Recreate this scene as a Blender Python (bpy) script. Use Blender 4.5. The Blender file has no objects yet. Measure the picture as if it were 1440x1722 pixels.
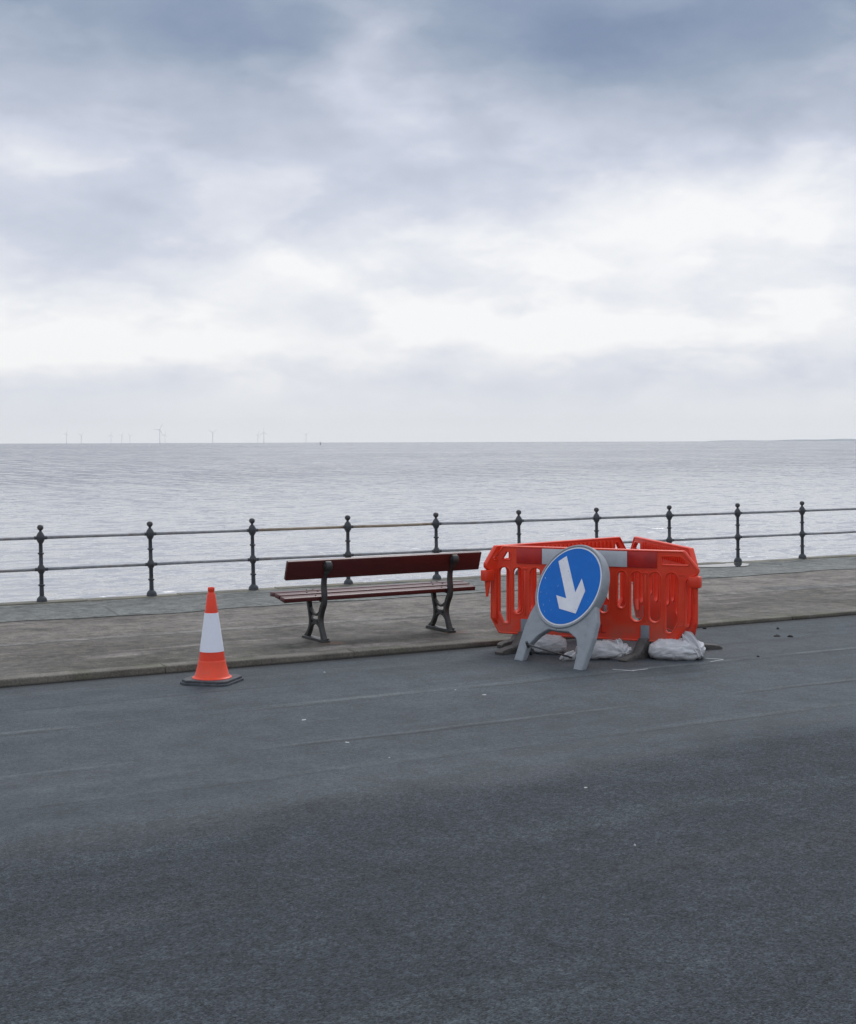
import bpy, bmesh, math, random
import numpy as np
from mathutils import Vector, Matrix
random.seed(7); rng = np.random.default_rng(11)
S = bpy.context.scene
COL = S.collection
R = math.radians

# ------------------------------------------------------------------ camera
# world axes: x runs along the promenade, y out to sea, z up; road surface is z = 0
FPX, CX, CY = 2400.0, 720.0, 861.0          # focal length and centre in photo pixels (1440 x 1722)
YAW, PITCH, ROLL = R(29.3), math.atan(118 / 2400), 0.0032
CAM = Vector((0, 0, 2.0))
fw0 = Vector((math.sin(YAW), math.cos(YAW), 0)); rt0 = Vector((math.cos(YAW), -math.sin(YAW), 0)); Z = Vector((0, 0, 1))
cf = fw0 * math.cos(PITCH) - Z * math.sin(PITCH); cu0 = Z * math.cos(PITCH) + fw0 * math.sin(PITCH)
cr = rt0 * math.cos(ROLL) - cu0 * math.sin(ROLL); cu = cu0 * math.cos(ROLL) + rt0 * math.sin(ROLL)
cam = bpy.data.cameras.new('camera'); co = bpy.data.objects.new('camera', cam); COL.objects.link(co)
cam.sensor_fit = 'VERTICAL'; cam.sensor_height = 36; cam.lens = FPX / 1722 * 36
cam.clip_start = 0.05; cam.clip_end = 90000
co.matrix_world = Matrix(((cr.x, cu.x, -cf.x, CAM.x), (cr.y, cu.y, -cf.y, CAM.y), (cr.z, cu.z, -cf.z, CAM.z), (0, 0, 0, 1)))
S.camera = co

def ray(px, py): return cf + cr * ((px - CX) / FPX) + cu * ((CY - py) / FPX)
def at(px, py, z=0.0):
    d = ray(px, py); return CAM + d * ((z - CAM.z) / d.z)

# ------------------------------------------------------------------ node helper
class NT:
    def __init__(s, tree): s.t = tree
    def n(s, typ, **kw):
        o = s.t.nodes.new(typ)
        for k, v in kw.items():
            setattr(o, k, v)
        return o
    def put(s, sock, v):
        if isinstance(v, bpy.types.NodeSocket): s.t.links.new(v, sock)
        elif v is not None:
            if hasattr(sock.default_value, '__len__') and not hasattr(v, '__len__'): v = (v,) * len(sock.default_value)
            if hasattr(v, '__len__') and len(sock.default_value) == 4 and len(v) == 3: v = (*v, 1)
            sock.default_value = v
    def math(s, op, a, b=None, c=None, clamp=False):
        o = s.n('ShaderNodeMath', operation=op, use_clamp=clamp)
        for i, v in enumerate((a, b, c)):
            if v is not None: s.put(o.inputs[i], v)
        return o.outputs[0]
    def vec(s, op, a, b=None, c=None):
        o = s.n('ShaderNodeVectorMath', operation=op)
        for i, v in enumerate((a, b, c)):
            if v is not None: s.put(o.inputs[i], v)
        return o.outputs['Value'] if op in ('DOT_PRODUCT', 'LENGTH') else o.outputs[0]
    def noise(s, vec, scale, detail=4, rough=.5, dist=0.0, dim='3D'):
        o = s.n('ShaderNodeTexNoise', noise_dimensions=dim)
        s.put(o.inputs['Vector'], vec); s.put(o.inputs['Scale'], scale); s.put(o.inputs['Detail'], detail)
        s.put(o.inputs['Roughness'], rough); s.put(o.inputs['Distortion'], dist)
        return o.outputs[0]
    def vor(s, vec, scale, out='Color', feature='F1'):
        o = s.n('ShaderNodeTexVoronoi', feature=feature); s.put(o.inputs['Vector'], vec); s.put(o.inputs['Scale'], scale)
        return o.outputs[out]
    def ramp(s, fac, stops, interp='LINEAR'):
        o = s.n('ShaderNodeValToRGB'); r = o.color_ramp; r.interpolation = interp
        while len(r.elements) < len(stops): r.elements.new(0.5)
        for e, (p, c) in zip(r.elements, stops):
            e.position = p; e.color = (*c, 1) if hasattr(c, '__len__') else (c, c, c, 1)
        s.put(o.inputs[0], fac); return o.outputs[0]
    def mix(s, fac, a, b, mode='MIX'):
        o = s.n('ShaderNodeMix', data_type='RGBA', blend_type=mode)
        s.put(o.inputs[0], fac); s.put(o.inputs[6], a); s.put(o.inputs[7], b); return o.outputs[2]
    def mapr(s, v, a, b, c=0.0, d=1.0, smooth=True):
        o = s.n('ShaderNodeMapRange', interpolation_type='SMOOTHSTEP' if smooth else 'LINEAR')
        for i, q in enumerate((v, a, b, c, d)): s.put(o.inputs[i], q)
        return o.outputs[0]
    def sep(s, v):
        o = s.n('ShaderNodeSeparateXYZ'); s.put(o.inputs[0], v); return o.outputs
    def comb(s, x, y, z):
        o = s.n('ShaderNodeCombineXYZ')
        for i, q in enumerate((x, y, z)): s.put(o.inputs[i], q)
        return o.outputs[0]
    def bump(s, h, strength, dist, normal=None):
        o = s.n('ShaderNodeBump'); s.put(o.inputs['Height'], h); s.put(o.inputs['Strength'], strength); s.put(o.inputs['Distance'], dist)
        if normal is not None: s.put(o.inputs['Normal'], normal)
        return o.outputs[0]

def material(name):
    m = bpy.data.materials.new(name); m.use_nodes = True
    t = NT(m.node_tree); b = m.node_tree.nodes['Principled BSDF']
    tc = t.n('ShaderNodeTexCoord').outputs['Object']
    return m, t, b, tc
def simple(name, col, rough=.5, var=.15, scale=12, bump=0.0, metallic=0.0, dirt=None, dirt_amt=.4, dscale=6, coat=0, spec=.5):
    m, t, b, tc = material(name)
    nz = t.noise(tc, scale, 6, .6)
    c0 = tuple(x * (1 - var) for x in col); c1 = tuple(min(1, x * (1 + var)) for x in col)
    c = t.ramp(nz, [(.3, c0), (.7, c1)])
    if dirt is not None:
        d = t.noise(tc, dscale, 8, .7, .4)
        c = t.mix(t.mapr(d, .5, .72, 0, dirt_amt), c, dirt)
    t.put(b.inputs['Base Color'], c)
    t.put(b.inputs['Roughness'], t.mapr(t.noise(tc, scale * 2, 4, .6), .25, .75, max(.02, rough - .1), min(1, rough + .12), False))
    b.inputs['Metallic'].default_value = metallic; b.inputs['Coat Weight'].default_value = coat
    b.inputs['Specular IOR Level'].default_value = spec
    if bump: t.put(b.inputs['Normal'], t.bump(t.noise(tc, scale * 6, 5, .6), .5, bump))
    return m

# ------------------------------------------------------------------ sky + sun
SUN_AZ, SUN_EL = R(40), R(48)      # sun behind the cloud, out over the sea
W = bpy.data.worlds.new('World'); S.world = W; W.use_nodes = True
t = NT(W.node_tree); W.node_tree.nodes.clear()
g = t.n('ShaderNodeTexCoord').outputs['Generated']
sky = t.n('ShaderNodeTexSky', sky_type='NISHITA', sun_disc=False, sun_elevation=SUN_EL, sun_rotation=SUN_AZ)
d = t.vec('NORMALIZE', g)
sx, sy, sz = t.sep(d)
AZ0 = YAW
rx = t.math('SUBTRACT', t.math('MULTIPLY', sx, math.cos(AZ0)), t.math('MULTIPLY', sy, math.sin(AZ0)))
ry = t.math('ADD', t.math('MULTIPLY', sx, math.sin(AZ0)), t.math('MULTIPLY', sy, math.cos(AZ0)))
az = t.math('ARCTAN2', rx, ry); el = t.math('ARCSINE', sz)
qn = t.vec('MULTIPLY', d, (1, 1, 2.0))
wob = t.vec('SUBTRACT', t.n('ShaderNodeTexNoise').outputs['Color'], (.5, .5, .5))
wn = wob.node.inputs[0].links[0].from_node
t.put(wn.inputs['Vector'], qn); wn.inputs['Scale'].default_value = 11; wn.inputs['Detail'].default_value = 7; wn.inputs['Roughness'].default_value = .55
q0 = t.comb(az, el, 0)
q = t.vec('ADD', q0, t.vec('MULTIPLY', wob, (.10, .055, 0)))
elw = t.sep(q)[1]
base = t.ramp(t.math('MULTIPLY', elw, 1 / 1.6, clamp=True), [
    (0, .84), (.022 / 1.6, .84), (.045 / 1.6, .84), (.062 / 1.6, .95), (.078 / 1.6, .95), (.10 / 1.6, .90), (.14 / 1.6, .83), (.18 / 1.6, .69),
    (.22 / 1.6, .54), (.26 / 1.6, .34), (.30 / 1.6, .22), (.34 / 1.6, .40), (.42 / 1.6, .85), (.60 / 1.6, 1.0), (1, 1.0)])
acc = base
def blob(px, py, rxp, ryp, amp):
    global acc
    a0, e0 = (px - 720) / FPX, (743 - py) / FPX; s1, s2 = FPX / rxp, FPX / ryp
    v = t.vec('MULTIPLY_ADD', q, (s1, s2, 0), (-a0 * s1, -e0 * s2, 0))
    acc = t.math('MULTIPLY_ADD', t.math('POWER', math.exp(-1), t.vec('DOT_PRODUCT', v, v)), amp, acc)
for bl in [(1080, 375, 300, 80, .26), (640, 120, 95, 75, .34), (540, 470, 300, 45, .09), (160, 300, 170, 40, .13),
           (400, 110, 190, 70, -.14), (1000, 110, 330, 75, -.22), (190, 400, 200, 75, -.14), (1230, 245, 220, 45, -.09),
           (720, 320, 170, 50, -.12), (1260, 655, 240, 40, -.07), (1000, 555, 440, 30, .14), (300, 585, 380, 30, .10), (560, 455, 120, 22, .10), (160, 170, 160, 60, .05), (1340, 300, 60, 60, .18)]:
    blob(*bl)
nz1 = t.noise(t.vec('ADD', qn, t.vec('MULTIPLY', wob, (.06, .06, .06))), 7.5, 9, .52)
nz2 = t.noise(t.vec('ADD', qn, t.vec('MULTIPLY', wob, (.04, .04, .04))), 24, 8, .6)
fade = t.mapr(el, 0, .06, .2, 1.0)
acc = t.math('MULTIPLY_ADD', t.math('MULTIPLY', t.math('SUBTRACT', nz1, .5), fade), .50, acc)
puff = t.math('MULTIPLY', t.mapr(t.noise(t.vec('ADD', t.vec('MULTIPLY', d, (1, 1, 2.8)), t.vec('MULTIPLY', wob, (.05, .05, .05))), 8.5, 7, .5), .44, .60), t.mapr(el, .015, .06, .1, 1))
acc = t.math('MULTIPLY_ADD', t.math('SUBTRACT', puff, .5), .11, acc)
acc = t.math('MULTIPLY_ADD', t.math('MULTIPLY', t.math('SUBTRACT', nz2, .5), fade), .15, acc)
cloud = t.ramp(acc, [(0, (.21, .275, .41)), (.25, (.32, .385, .50)), (.5, (.485, .535, .64)), (.70, (.635, .67, .775)), (.86, (.80, .82, .875)), (1, (.95, .955, .965))])
hz = t.mapr(el, 0, .05, .6, 0)
cloud = t.mix(hz, cloud, (.89, .92, .935))
cloud = t.mix(t.mapr(el, .36, .7), cloud, (.84, .92, 1.06))
final = t.mix(.05, t.vec('MULTIPLY', cloud, (10, 10, 10)), sky.outputs[0])
bg = t.n('ShaderNodeBackground'); t.put(bg.inputs[0], final); bg.inputs[1].default_value = .1
W.node_tree.links.new(bg.outputs[0], t.n('ShaderNodeOutputWorld').inputs[0])

sl = bpy.data.lights.new('sun', 'SUN'); sl.energy = 1.35; sl.angle = R(30); sl.color = (1, .98, .95)
so = bpy.data.objects.new('sun', sl); COL.objects.link(so)
sd = Vector((math.sin(SUN_AZ) * math.cos(SUN_EL), math.cos(SUN_AZ) * math.cos(SUN_EL), math.sin(SUN_EL)))
so.rotation_euler = sd.to_track_quat('Z', 'Y').to_euler(); so.location = (0, 0, 60)
S.view_settings.view_transform = 'Standard'; S.view_settings.look = 'None'
S.view_settings.exposure = 0.0; S.view_settings.gamma = 1.0
S.cycles.volume_bounces = 0

# ------------------------------------------------------------------ mesh helpers
def link(name, mesh, mat=None, parent=None, smooth=None):
    o = bpy.data.objects.new(name, mesh); COL.objects.link(o)
    if mat is not None and not mesh.materials: mesh.materials.append(mat)
    if parent is not None: o.parent = parent
    if smooth is not None:
        mesh.shade_smooth() if smooth >= 180 else mesh.set_sharp_from_angle(angle=R(smooth)) if smooth else None
    return o
def tag(o, label=None, cat=None, group=None, kind=None):
    for k, v in (('label', label), ('category', cat), ('group', group), ('kind', kind)):
        if v: o[k] = v
    return o
def empty(name, loc, rot=(0, 0, 0)):
    o = bpy.data.objects.new(name, None); COL.objects.link(o); o.location = loc; o.rotation_euler = rot; o.empty_display_size = .1
    return o
def bm_obj(name, bm, mat, parent=None, smooth=40):
    bmesh.ops.recalc_face_normals(bm, faces=bm.faces)
    me = bpy.data.meshes.new(name); bm.to_mesh(me); bm.free()
    for p in me.polygons: p.use_smooth = bool(smooth)
    if smooth and smooth < 180: me.set_sharp_from_angle(angle=R(smooth))
    return link(name, me, mat, parent)
def box(bm, c, s, bev=0.0, rot=None, seg=2):
    r = bmesh.ops.create_cube(bm, size=1); vs = r['verts']
    bmesh.ops.scale(bm, vec=s, verts=vs)
    if bev:
        es = list({e for v in vs for e in v.link_edges})
        r2 = bmesh.ops.bevel(bm, geom=es, offset=bev, segments=seg, profile=.5, affect='EDGES'); vs = list({v for f in r2['faces'] for v in f.verts} | {v for v in vs if v.is_valid})
    if rot is not None: bmesh.ops.rotate(bm, cent=(0, 0, 0), matrix=rot, verts=vs)
    bmesh.ops.translate(bm, vec=c, verts=vs); return vs
def lathe(bm, prof, seg=24, origin=(0, 0, 0)):
    rings = []
    for r_, z in prof:
        rings.append([bm.verts.new((origin[0] + r_ * math.cos(2 * math.pi * k / seg), origin[1] + r_ * math.sin(2 * math.pi * k / seg), origin[2] + z)) for k in range(seg)])
    for a, b in zip(rings, rings[1:]):
        for k in range(seg): bm.faces.new((a[k], a[(k + 1) % seg], b[(k + 1) % seg], b[k]))
    bm.faces.new(rings[0][::-1]); bm.faces.new(rings[-1])
def tube(bm, pts, rad, seg=10, closed=False):
    pts = [Vector(p) for p in pts]; n = len(pts); rings = []
    up = None
    for i, p in enumerate(pts):
        a = pts[i - 1] if (i or closed) else pts[0]; b = pts[(i + 1) % n] if (i < n - 1 or closed) else pts[-1]
        tg = (b - a).normalized()
        if up is None: up = tg.orthogonal().normalized()
        up = (up - tg * up.dot(tg)).normalized(); sd_ = tg.cross(up)
        rr = rad[i] if hasattr(rad, '__len__') else rad
        rings.append([bm.verts.new(p + up * (rr * math.cos(2 * math.pi * k / seg)) + sd_ * (rr * math.sin(2 * math.pi * k / seg))) for k in range(seg)])
    m = n if closed else n - 1
    for i in range(m):
        a, b = rings[i], rings[(i + 1) % n]
        for k in range(seg): bm.faces.new((a[k], a[(k + 1) % seg], b[(k + 1) % seg], b[k]))
    if not closed: bm.faces.new(rings[0][::-1]); bm.faces.new(rings[-1])
def solid(outlines, depth, bevel=.003, res=2):
    """2D outlines (first outer, rest holes) in x/y, extruded along z by +-depth/2 with rounded edges -> mesh"""
    cu_ = bpy.data.curves.new('c', 'CURVE'); cu_.dimensions = '2D'; cu_.fill_mode = 'BOTH'
    cu_.extrude = max(.0001, depth / 2 - bevel); cu_.bevel_depth = bevel; cu_.bevel_resolution = res; cu_.offset = -bevel
    for pts in outlines:
        sp = cu_.splines.new('POLY'); sp.points.add(len(pts) - 1); sp.use_cyclic_u = True
        for p, q_ in zip(sp.points, pts): p.co = (q_[0], q_[1], 0, 1)
    ob = bpy.data.objects.new('c', cu_); COL.objects.link(ob)
    dg = bpy.context.evaluated_depsgraph_get(); me = bpy.data.meshes.new_from_object(ob.evaluated_get(dg))
    bpy.data.objects.remove(ob); bpy.data.curves.remove(cu_); return me
def solid_obj(name, outlines, depth, mat, parent, bevel=.003, M=None, smooth=35, res=2):
    me = solid(outlines, depth, bevel, res)
    if M is not None: me.transform(M)
    me.materials.clear()
    for p in me.polygons: p.use_smooth = True
    me.set_sharp_from_angle(angle=R(smooth))
    return link(name, me, mat, parent)
def rounded(pts, rads, seg=6):
    """polygon with rounded corners"""
    out = []; n = len(pts)
    for i in range(n):
        p = Vector(pts[i]).to_2d(); a = Vector(pts[i - 1]).to_2d(); b = Vector(pts[(i + 1) % n]).to_2d()
        r_ = rads[i] if hasattr(rads, '__len__') else rads
        if r_ <= 0: out.append(tuple(p)); continue
        u1 = (a - p).normalized(); u2 = (b - p).normalized(); ang = u1.angle(u2)
        tl = min(r_ / math.tan(ang / 2), .49 * (a - p).length, .49 * (b - p).length)
        p1 = p + u1 * tl; p2 = p + u2 * tl
        for k in range(seg + 1):
            s = k / seg; out.append(tuple((p1 * (1 - s) + p * s) * (1 - s) + (p * (1 - s) + p2 * s) * s))
    return out
def smooth_line(pts, n=8):
    """Catmull-Rom through points of any dimension"""
    P = [np.array(p, float) for p in pts]; P = [2 * P[0] - P[1]] + P + [2 * P[-1] - P[-2]]; out = []
    for i in range(1, len(P) - 2):
        for k in range(n):
            s = k / n; a, b, c, d_ = P[i - 1:i + 3]
            out.append(.5 * (2 * b + (c - a) * s + (2 * a - 5 * b + 4 * c - d_) * s * s + (3 * b - a - 3 * c + d_) * s ** 3))
    out.append(P[-2]); return out
def grid_mesh(name, X, Y, H):
    """X,Y,H 2D arrays -> mesh"""
    n, m = X.shape
    co_ = np.stack([X, Y, H], -1).reshape(-1, 3).astype(np.float32)
    i = np.arange((n - 1) * m).reshape(n - 1, m)[:, :-1]
    F = np.stack([i, i + 1, i + m + 1, i + m], -1).reshape(-1, 4)
    me = bpy.data.meshes.new(name); me.vertices.add(len(co_)); me.vertices.foreach_set('co', co_.ravel())
    me.loops.add(F.size); me.loops.foreach_set('vertex_index', F.ravel().astype(np.int32))
    me.polygons.add(len(F)); me.polygons.foreach_set('loop_start', np.arange(0, F.size, 4, dtype=np.int32))
    me.polygons.foreach_set('use_smooth', np.ones(len(F), bool)); me.update(); me.validate(); return me

bl_, br_ = at(552, 1077, .07), at(758, 1058, .07)      # where the bench's two rear feet stand
# ------------------------------------------------------------------ ground materials
KERB_V, WALL_V, FENCE_V, SEA_Z = 11.90, 17.34, 17.2, -3.5
def seam(t, y, v0, w, wob_):   # mask of a crack/seam running along x at y = v0
    return t.mapr(t.math('ABSOLUTE', t.math('SUBTRACT', t.math('ADD', y, wob_), v0)), w * .4, w, 1, 0)

def asphalt_mat():
    m, t, b, tc = material('asphalt')
    x, y, z = t.sep(tc)
    along = t.vec('MULTIPLY', tc, (.10, 1, 1))
    patches = t.noise(tc, .55, 6, .6, .3)
    streak = t.noise(along, 1.9, 6, .6)
    wob_ = t.math('MULTIPLY', t.math('SUBTRACT', t.noise(t.vec('MULTIPLY', tc, (.35, 1, 1)), .7, 8, .68), .5), 2.6)
    yy = t.math('ADD', y, wob_)
    worn = t.mapr(yy, 6.5, 7.6, 0, 1)                       # smoother, paler worn lane beyond y ~ 7
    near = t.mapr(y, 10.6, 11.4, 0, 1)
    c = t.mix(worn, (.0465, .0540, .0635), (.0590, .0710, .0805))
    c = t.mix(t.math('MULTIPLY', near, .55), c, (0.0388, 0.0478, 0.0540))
    c = t.mix(t.mapr(patches, .38, .66, 0, .4), c, (0.0310, 0.0378, 0.0440))
    c = t.mix(t.mapr(streak, .50, .72, 0, .5), c, (0.0776, 0.0924, 0.0990))
    c = t.mix(t.mapr(t.noise(along, 3.3, 5, .65), .55, .75, 0, .5), c, (0.0262, 0.0305, 0.0340))
    c = t.mix(t.mapr(t.noise(along, 1.1, 4, .55), .50, .70, 0, .35), c, (0.0600, 0.0570, 0.0620))
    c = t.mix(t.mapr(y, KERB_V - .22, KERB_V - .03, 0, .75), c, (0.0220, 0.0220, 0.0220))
    w2 = t.math('MULTIPLY', t.math('SUBTRACT', t.noise(tc, .8, 3, .5), .5), .16)
    for v0, ww, k, cc in ((9.95, .06, .8, (0.1115, 0.1281, 0.1300)), (8.62, .035, .6, (0.0970, 0.1103, 0.1150)), (8.55, .03, .7, (0.0233, 0.0263, 0.0280)), (9.86, .04, .6, (0.0252, 0.0284, 0.0300)), (10.72, .03, .5, (0.0291, 0.0315, 0.0340)), (7.85, .06, .5, (0.0825, 0.0945, 0.1000)), (7.78, .03, .5, (0.0233, 0.0263, 0.0280)), (6.1, .05, .4, (0.0640, 0.0756, 0.0820)), (5.2, .05, .35, (0.0252, 0.0294, 0.0320))):
        br = t.mapr(t.noise(along, 5, 4, .6), .38, .6, 0, k)
        c = t.mix(t.math('MULTIPLY', seam(t, y, v0, ww, w2), br), c, cc)
    mm = t.noise(tc, 3.2, 7, .7, .3)
    c = t.mix(1, c, t.ramp(mm, [(.3, .74), (.5, 1.0), (.7, 1.24)]), 'MULTIPLY')
    # aggregate chips
    ch = t.vor(tc, 120); chv = t.sep(ch)[0]
    ch2 = t.sep(t.vor(tc, 55))[1]
    agg = t.math('MULTIPLY', t.math('MULTIPLY', t.mapr(chv, 0, 1, .45, 1.62, False), t.mapr(ch2, 0, 1, .84, 1.16, False)), t.mapr(t.noise(tc, 22, 6, .75), .3, .7, .66, 1.36, False))
    strength = t.math('SUBTRACT', 1.0, t.math('MULTIPLY', worn, .45))
    agg = t.math('MULTIPLY_ADD', t.math('SUBTRACT', agg, 1), strength, 1)
    c = t.mix(1, c, t.comb(agg, agg, agg), 'MULTIPLY')
    sp = t.mapr(t.sep(t.vor(tc, 38))[2], .975, .985, 0, .55)
    sp = t.math('MULTIPLY', sp, t.mapr(t.vor(tc, 38, 'Distance'), .12, .2, 1, 0))
    c = t.mix(sp, c, (0.2200, 0.2200, 0.2250))
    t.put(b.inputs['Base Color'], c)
    t.put(b.inputs['Roughness'], t.mapr(worn, 0, 1, .93, .80, False)); b.inputs['Specular IOR Level'].default_value = .35
    h = t.math('ADD', t.math('MULTIPLY', t.vor(tc, 120, 'Distance'), -1), t.math('MULTIPLY', t.noise(tc, 9, 4, .6), .6))
    t.put(b.inputs['Normal'], t.bump(h, t.mapr(worn, 0, 1, .9, .5, False), .011))
    return m
def pavement_mat(kind):
    m, t, b, tc = material(kind)
    x, y, z = t.sep(tc)
    along = t.vec('MULTIPLY', tc, (.16, 1, 1))
    n1 = t.noise(tc, 1.2, 8, .62, .3); n2 = t.noise(along, 2.6, 7, .62); n3 = t.noise(tc, 70, 4, .65)
    w2 = t.math('MULTIPLY', t.math('SUBTRACT', t.noise(tc, .9, 6, .6), .5), .22)
    if kind == 'pavement_concrete':
        far = t.mapr(t.math('ADD', y, t.math('MULTIPLY', t.math('SUBTRACT', n1, .5), .5)), 13.5, 14.1)
        c = t.mix(far, (.078, .067, .053), (.140, .121, .101))
        c = t.mix(t.mapr(n1, .42, .68, 0, .5), c, (.070, .062, .054))
        c = t.mix(t.mapr(n2, .52, .70, 0, .65), c, (.235, .205, .182))
        c = t.mix(t.mapr(t.noise(along, 6.0, 6, .6), .56, .72, 0, .5), c, (.062, .056, .05))
        c = t.mix(t.mapr(t.noise(tc, 2.4, 6, .65), .63, .70, 0, .35), c, (.26, .24, .22))
        c = t.mix(t.math('MULTIPLY', t.mapr(y, 12.9, 12.05, 0, 1), t.mapr(n1, .42, .62, 0, .6)), c, (.062, .064, .040))
        c = t.mix(t.math('MULTIPLY', seam(t, y, 13.95, .12, w2), .5), c, (.20, .185, .17))
        for v0, ww, k in ((13.86, .035, .85), (15.50, .06, .8), (14.9, .02, .3), (12.75, .02, .25)):
            c = t.mix(t.math('MULTIPLY', seam(t, y, v0, ww, w2), t.mapr(t.noise(along, 3, 3), .3, .55, .2 * k, k)), c, (.036, .034, .031))
        for fx_, fy_ in ((bl_.x + .05, bl_.y - .02), (br_.x + .05, br_.y - .02)):      # rust bled from the bench feet
            rd = t.vec('LENGTH', t.vec('MULTIPLY', t.vec('SUBTRACT', tc, (fx_, fy_, 0)), (1, 1.3, 0)))
            c = t.mix(t.math('MULTIPLY', t.mapr(rd, .03, .17, 1, 0), t.mapr(t.noise(tc, 9, 5, .6), .35, .6, .1, .75)), c, (.22, .095, .04))
        # darker repair patch on the right
        pd = t.math('MULTIPLY', t.mapr(x, 12.9, 13.2), t.mapr(t.math('ADD', y, t.math('MULTIPLY', x, .28)), 18.15, 18.05, 0, 1))
        pd = t.math('MULTIPLY', pd, t.mapr(y, 13.88, 14.0, 0, 1))
        c = t.mix(t.math('MULTIPLY', pd, .65), c, (.082, .084, .084))
    else:
        c = t.mix(t.mapr(n1, .36, .66), (.104, .111, .102), (.150, .152, .140))
        c = t.mix(t.mapr(n2, .52, .72, 0, .5), c, (.115, .125, .112))
        c = t.mix(t.mapr(t.noise(tc, .7, 4, .5), .5, .62, 0, .35), c, (.13, .152, .138))
        jx = t.math('ABSOLUTE', t.math('SUBTRACT', t.math('FRACT', t.math('MULTIPLY', t.math('ADD', x, w2), 1 / 2.6)), .5))
        c = t.mix(t.math('MULTIPLY', t.mapr(jx, .0015, .004, 1, 0), .6), c, (.05, .05, .046))
        cr_ = t.vor(t.vec('ADD', tc, t.vec('MULTIPLY', tc, (0, 0, 0))), .42, 'Distance', 'DISTANCE_TO_EDGE')
        c = t.mix(t.mapr(cr_, .004, .012, .6, 0), c, (.05, .05, .046))
        c = t.mix(t.math('MULTIPLY', t.mapr(y, 17.0, 17.2), t.mapr(n1, .35, .55, 0, .6)), c, (.16, .145, .085))
    mo = t.noise(tc, 7, 8, .72, .2)
    c = t.mix(1, c, t.ramp(mo, [(.34, .38), (.5, .90), (.66, 1.42)]), 'MULTIPLY')
    c = t.mix(1, c, t.ramp(n3, [(.3, .6), (.7, 1.40)]), 'MULTIPLY')
    chp = t.mapr(t.sep(t.vor(tc, 90))[0], 0, 1, .8, 1.2, False)
    c = t.mix(1, c, t.comb(chp, chp, chp), 'MULTIPLY')
    t.put(b.inputs['Base Color'], c)
    t.put(b.inputs['Roughness'], t.mapr(n1, .3, .7, .62, .9, False)); b.inputs['Specular IOR Level'].default_value = .4
    t.put(b.inputs['Normal'], t.bump(t.math('ADD', n3, t.math('MULTIPLY', n1, 3)), .5, .008))
    return m
def kerb_mat():
    m, t, b, tc = material('kerb_stone')
    x, y, z = t.sep(tc)
    n1 = t.noise(tc, 2.2, 8, .65); n3 = t.noise(tc, 60, 4, .65)
    c = t.mix(t.mapr(n1, .35, .65), (.095, .086, .070), (.165, .150, .124))
    moss = t.math('MULTIPLY', t.mapr(t.noise(tc, 1.3, 7, .65), .50, .60), t.mapr(y, KERB_V, KERB_V + .16, .35, 1.0))
    c = t.mix(t.math('MULTIPLY', moss, .8), c, (.055, .058, .022))
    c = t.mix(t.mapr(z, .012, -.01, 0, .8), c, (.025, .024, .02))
    c = t.mix(1, c, t.ramp(n3, [(.3, .65), (.7, 1.35)]), 'MULTIPLY')
    t.put(b.inputs['Base Color'], c); b.inputs['Roughness'].default_value = .85
    t.put(b.inputs['Normal'], t.bump(t.math('ADD', n3, n1), .6, .01)); return m

# ------------------------------------------------------------------ road, kerb, pavement, sea wall
def kz(u):   # kerb top height, lower where the kerb is dropped beside the barriers
    s = np.clip((np.asarray(u, float) - 4.5) / 3.0, 0, 1); s = s * s * (3 - 2 * s); return .054 - .022 * s
xs = np.concatenate([[-400, -150, -60, -20], np.arange(-8, 24.01, .25), [30, 60, 150, 400]])
ys = np.concatenate([[-60, -30, -10, -3], np.arange(0, 12.01, .4), [12.1]])
X, Y = np.meshgrid(xs, ys)
def road_h(X, Y): return .006 * np.sin(X * .9 + Y * .7) * np.sin(Y * 1.1 - X * .3) * (np.abs(X) < 24) * (Y > -1) - .012 * np.clip((Y - 11) / .9, 0, 1)
Hh = .006 * np.sin(X * .9 + Y * .7) * np.sin(Y * 1.1 - X * .3) * (np.abs(X) < 24) * (Y > -1) - .012 * np.clip((Y - 11) / .9, 0, 1)
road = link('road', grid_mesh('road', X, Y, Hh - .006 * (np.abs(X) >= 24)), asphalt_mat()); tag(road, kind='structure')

bm = bmesh.new(); u = -60.0
while u < 60:
    L = 1.83
    z0, z1 = float(kz(u)), float(kz(u + L)); dv = random.uniform(-.006, .006); dz = random.uniform(-.004, .004)
    vs = box(bm, (0, 0, 0), (L - .0015,   .15, .34), .016, seg=3)
    for v in vs:
        fr = (v.co.x / L) + .5
        v.co = Vector((u + fr * L, KERB_V + .075 + v.co.y + dv, v.co.z - .17 + z0 * (1 - fr) + z1 * fr + dz + (.004 if v.co.y > 0 else 0)))
    u += L
kerb = bm_obj('kerb', bm, kerb_mat(), smooth=50); tag(kerb, kind='structure')

def zp(U, V):   # pavement surface
    s = np.clip((V - 12.0) / 4.0, 0, 1)
    und = .006 * np.sin(U * 1.3 + V * 2.1) * np.sin(V * 1.7 - U * .4) * (np.abs(U) < 30)
    return (kz(U) - .004) * (1 - s) + .072 * s + und * np.clip((V - 12.02) * 3, 0, 1)
X, Y = np.meshgrid(xs, np.concatenate([np.arange(12.018, 15.6, .18), [15.66]]))
pav = link('pavement', grid_mesh('pavement', X, Y, zp(X, Y)), pavement_mat('pavement_concrete')); tag(pav, kind='structure')
X, Y = np.meshgrid(xs, np.array([15.53, 15.6, 15.9, 16.3, 16.7, 17.0, 17.125]))
Ye = Y + np.where(Y < 15.55, .04 * np.sin(X * 2.1) + .03 * np.sin(X * 5.3 + 1), 0)
pth = link('footpath', grid_mesh('footpath', X, Ye, zp(X, Ye) + .006), pavement_mat('slab_concrete')); tag(pth, kind='structure')

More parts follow.
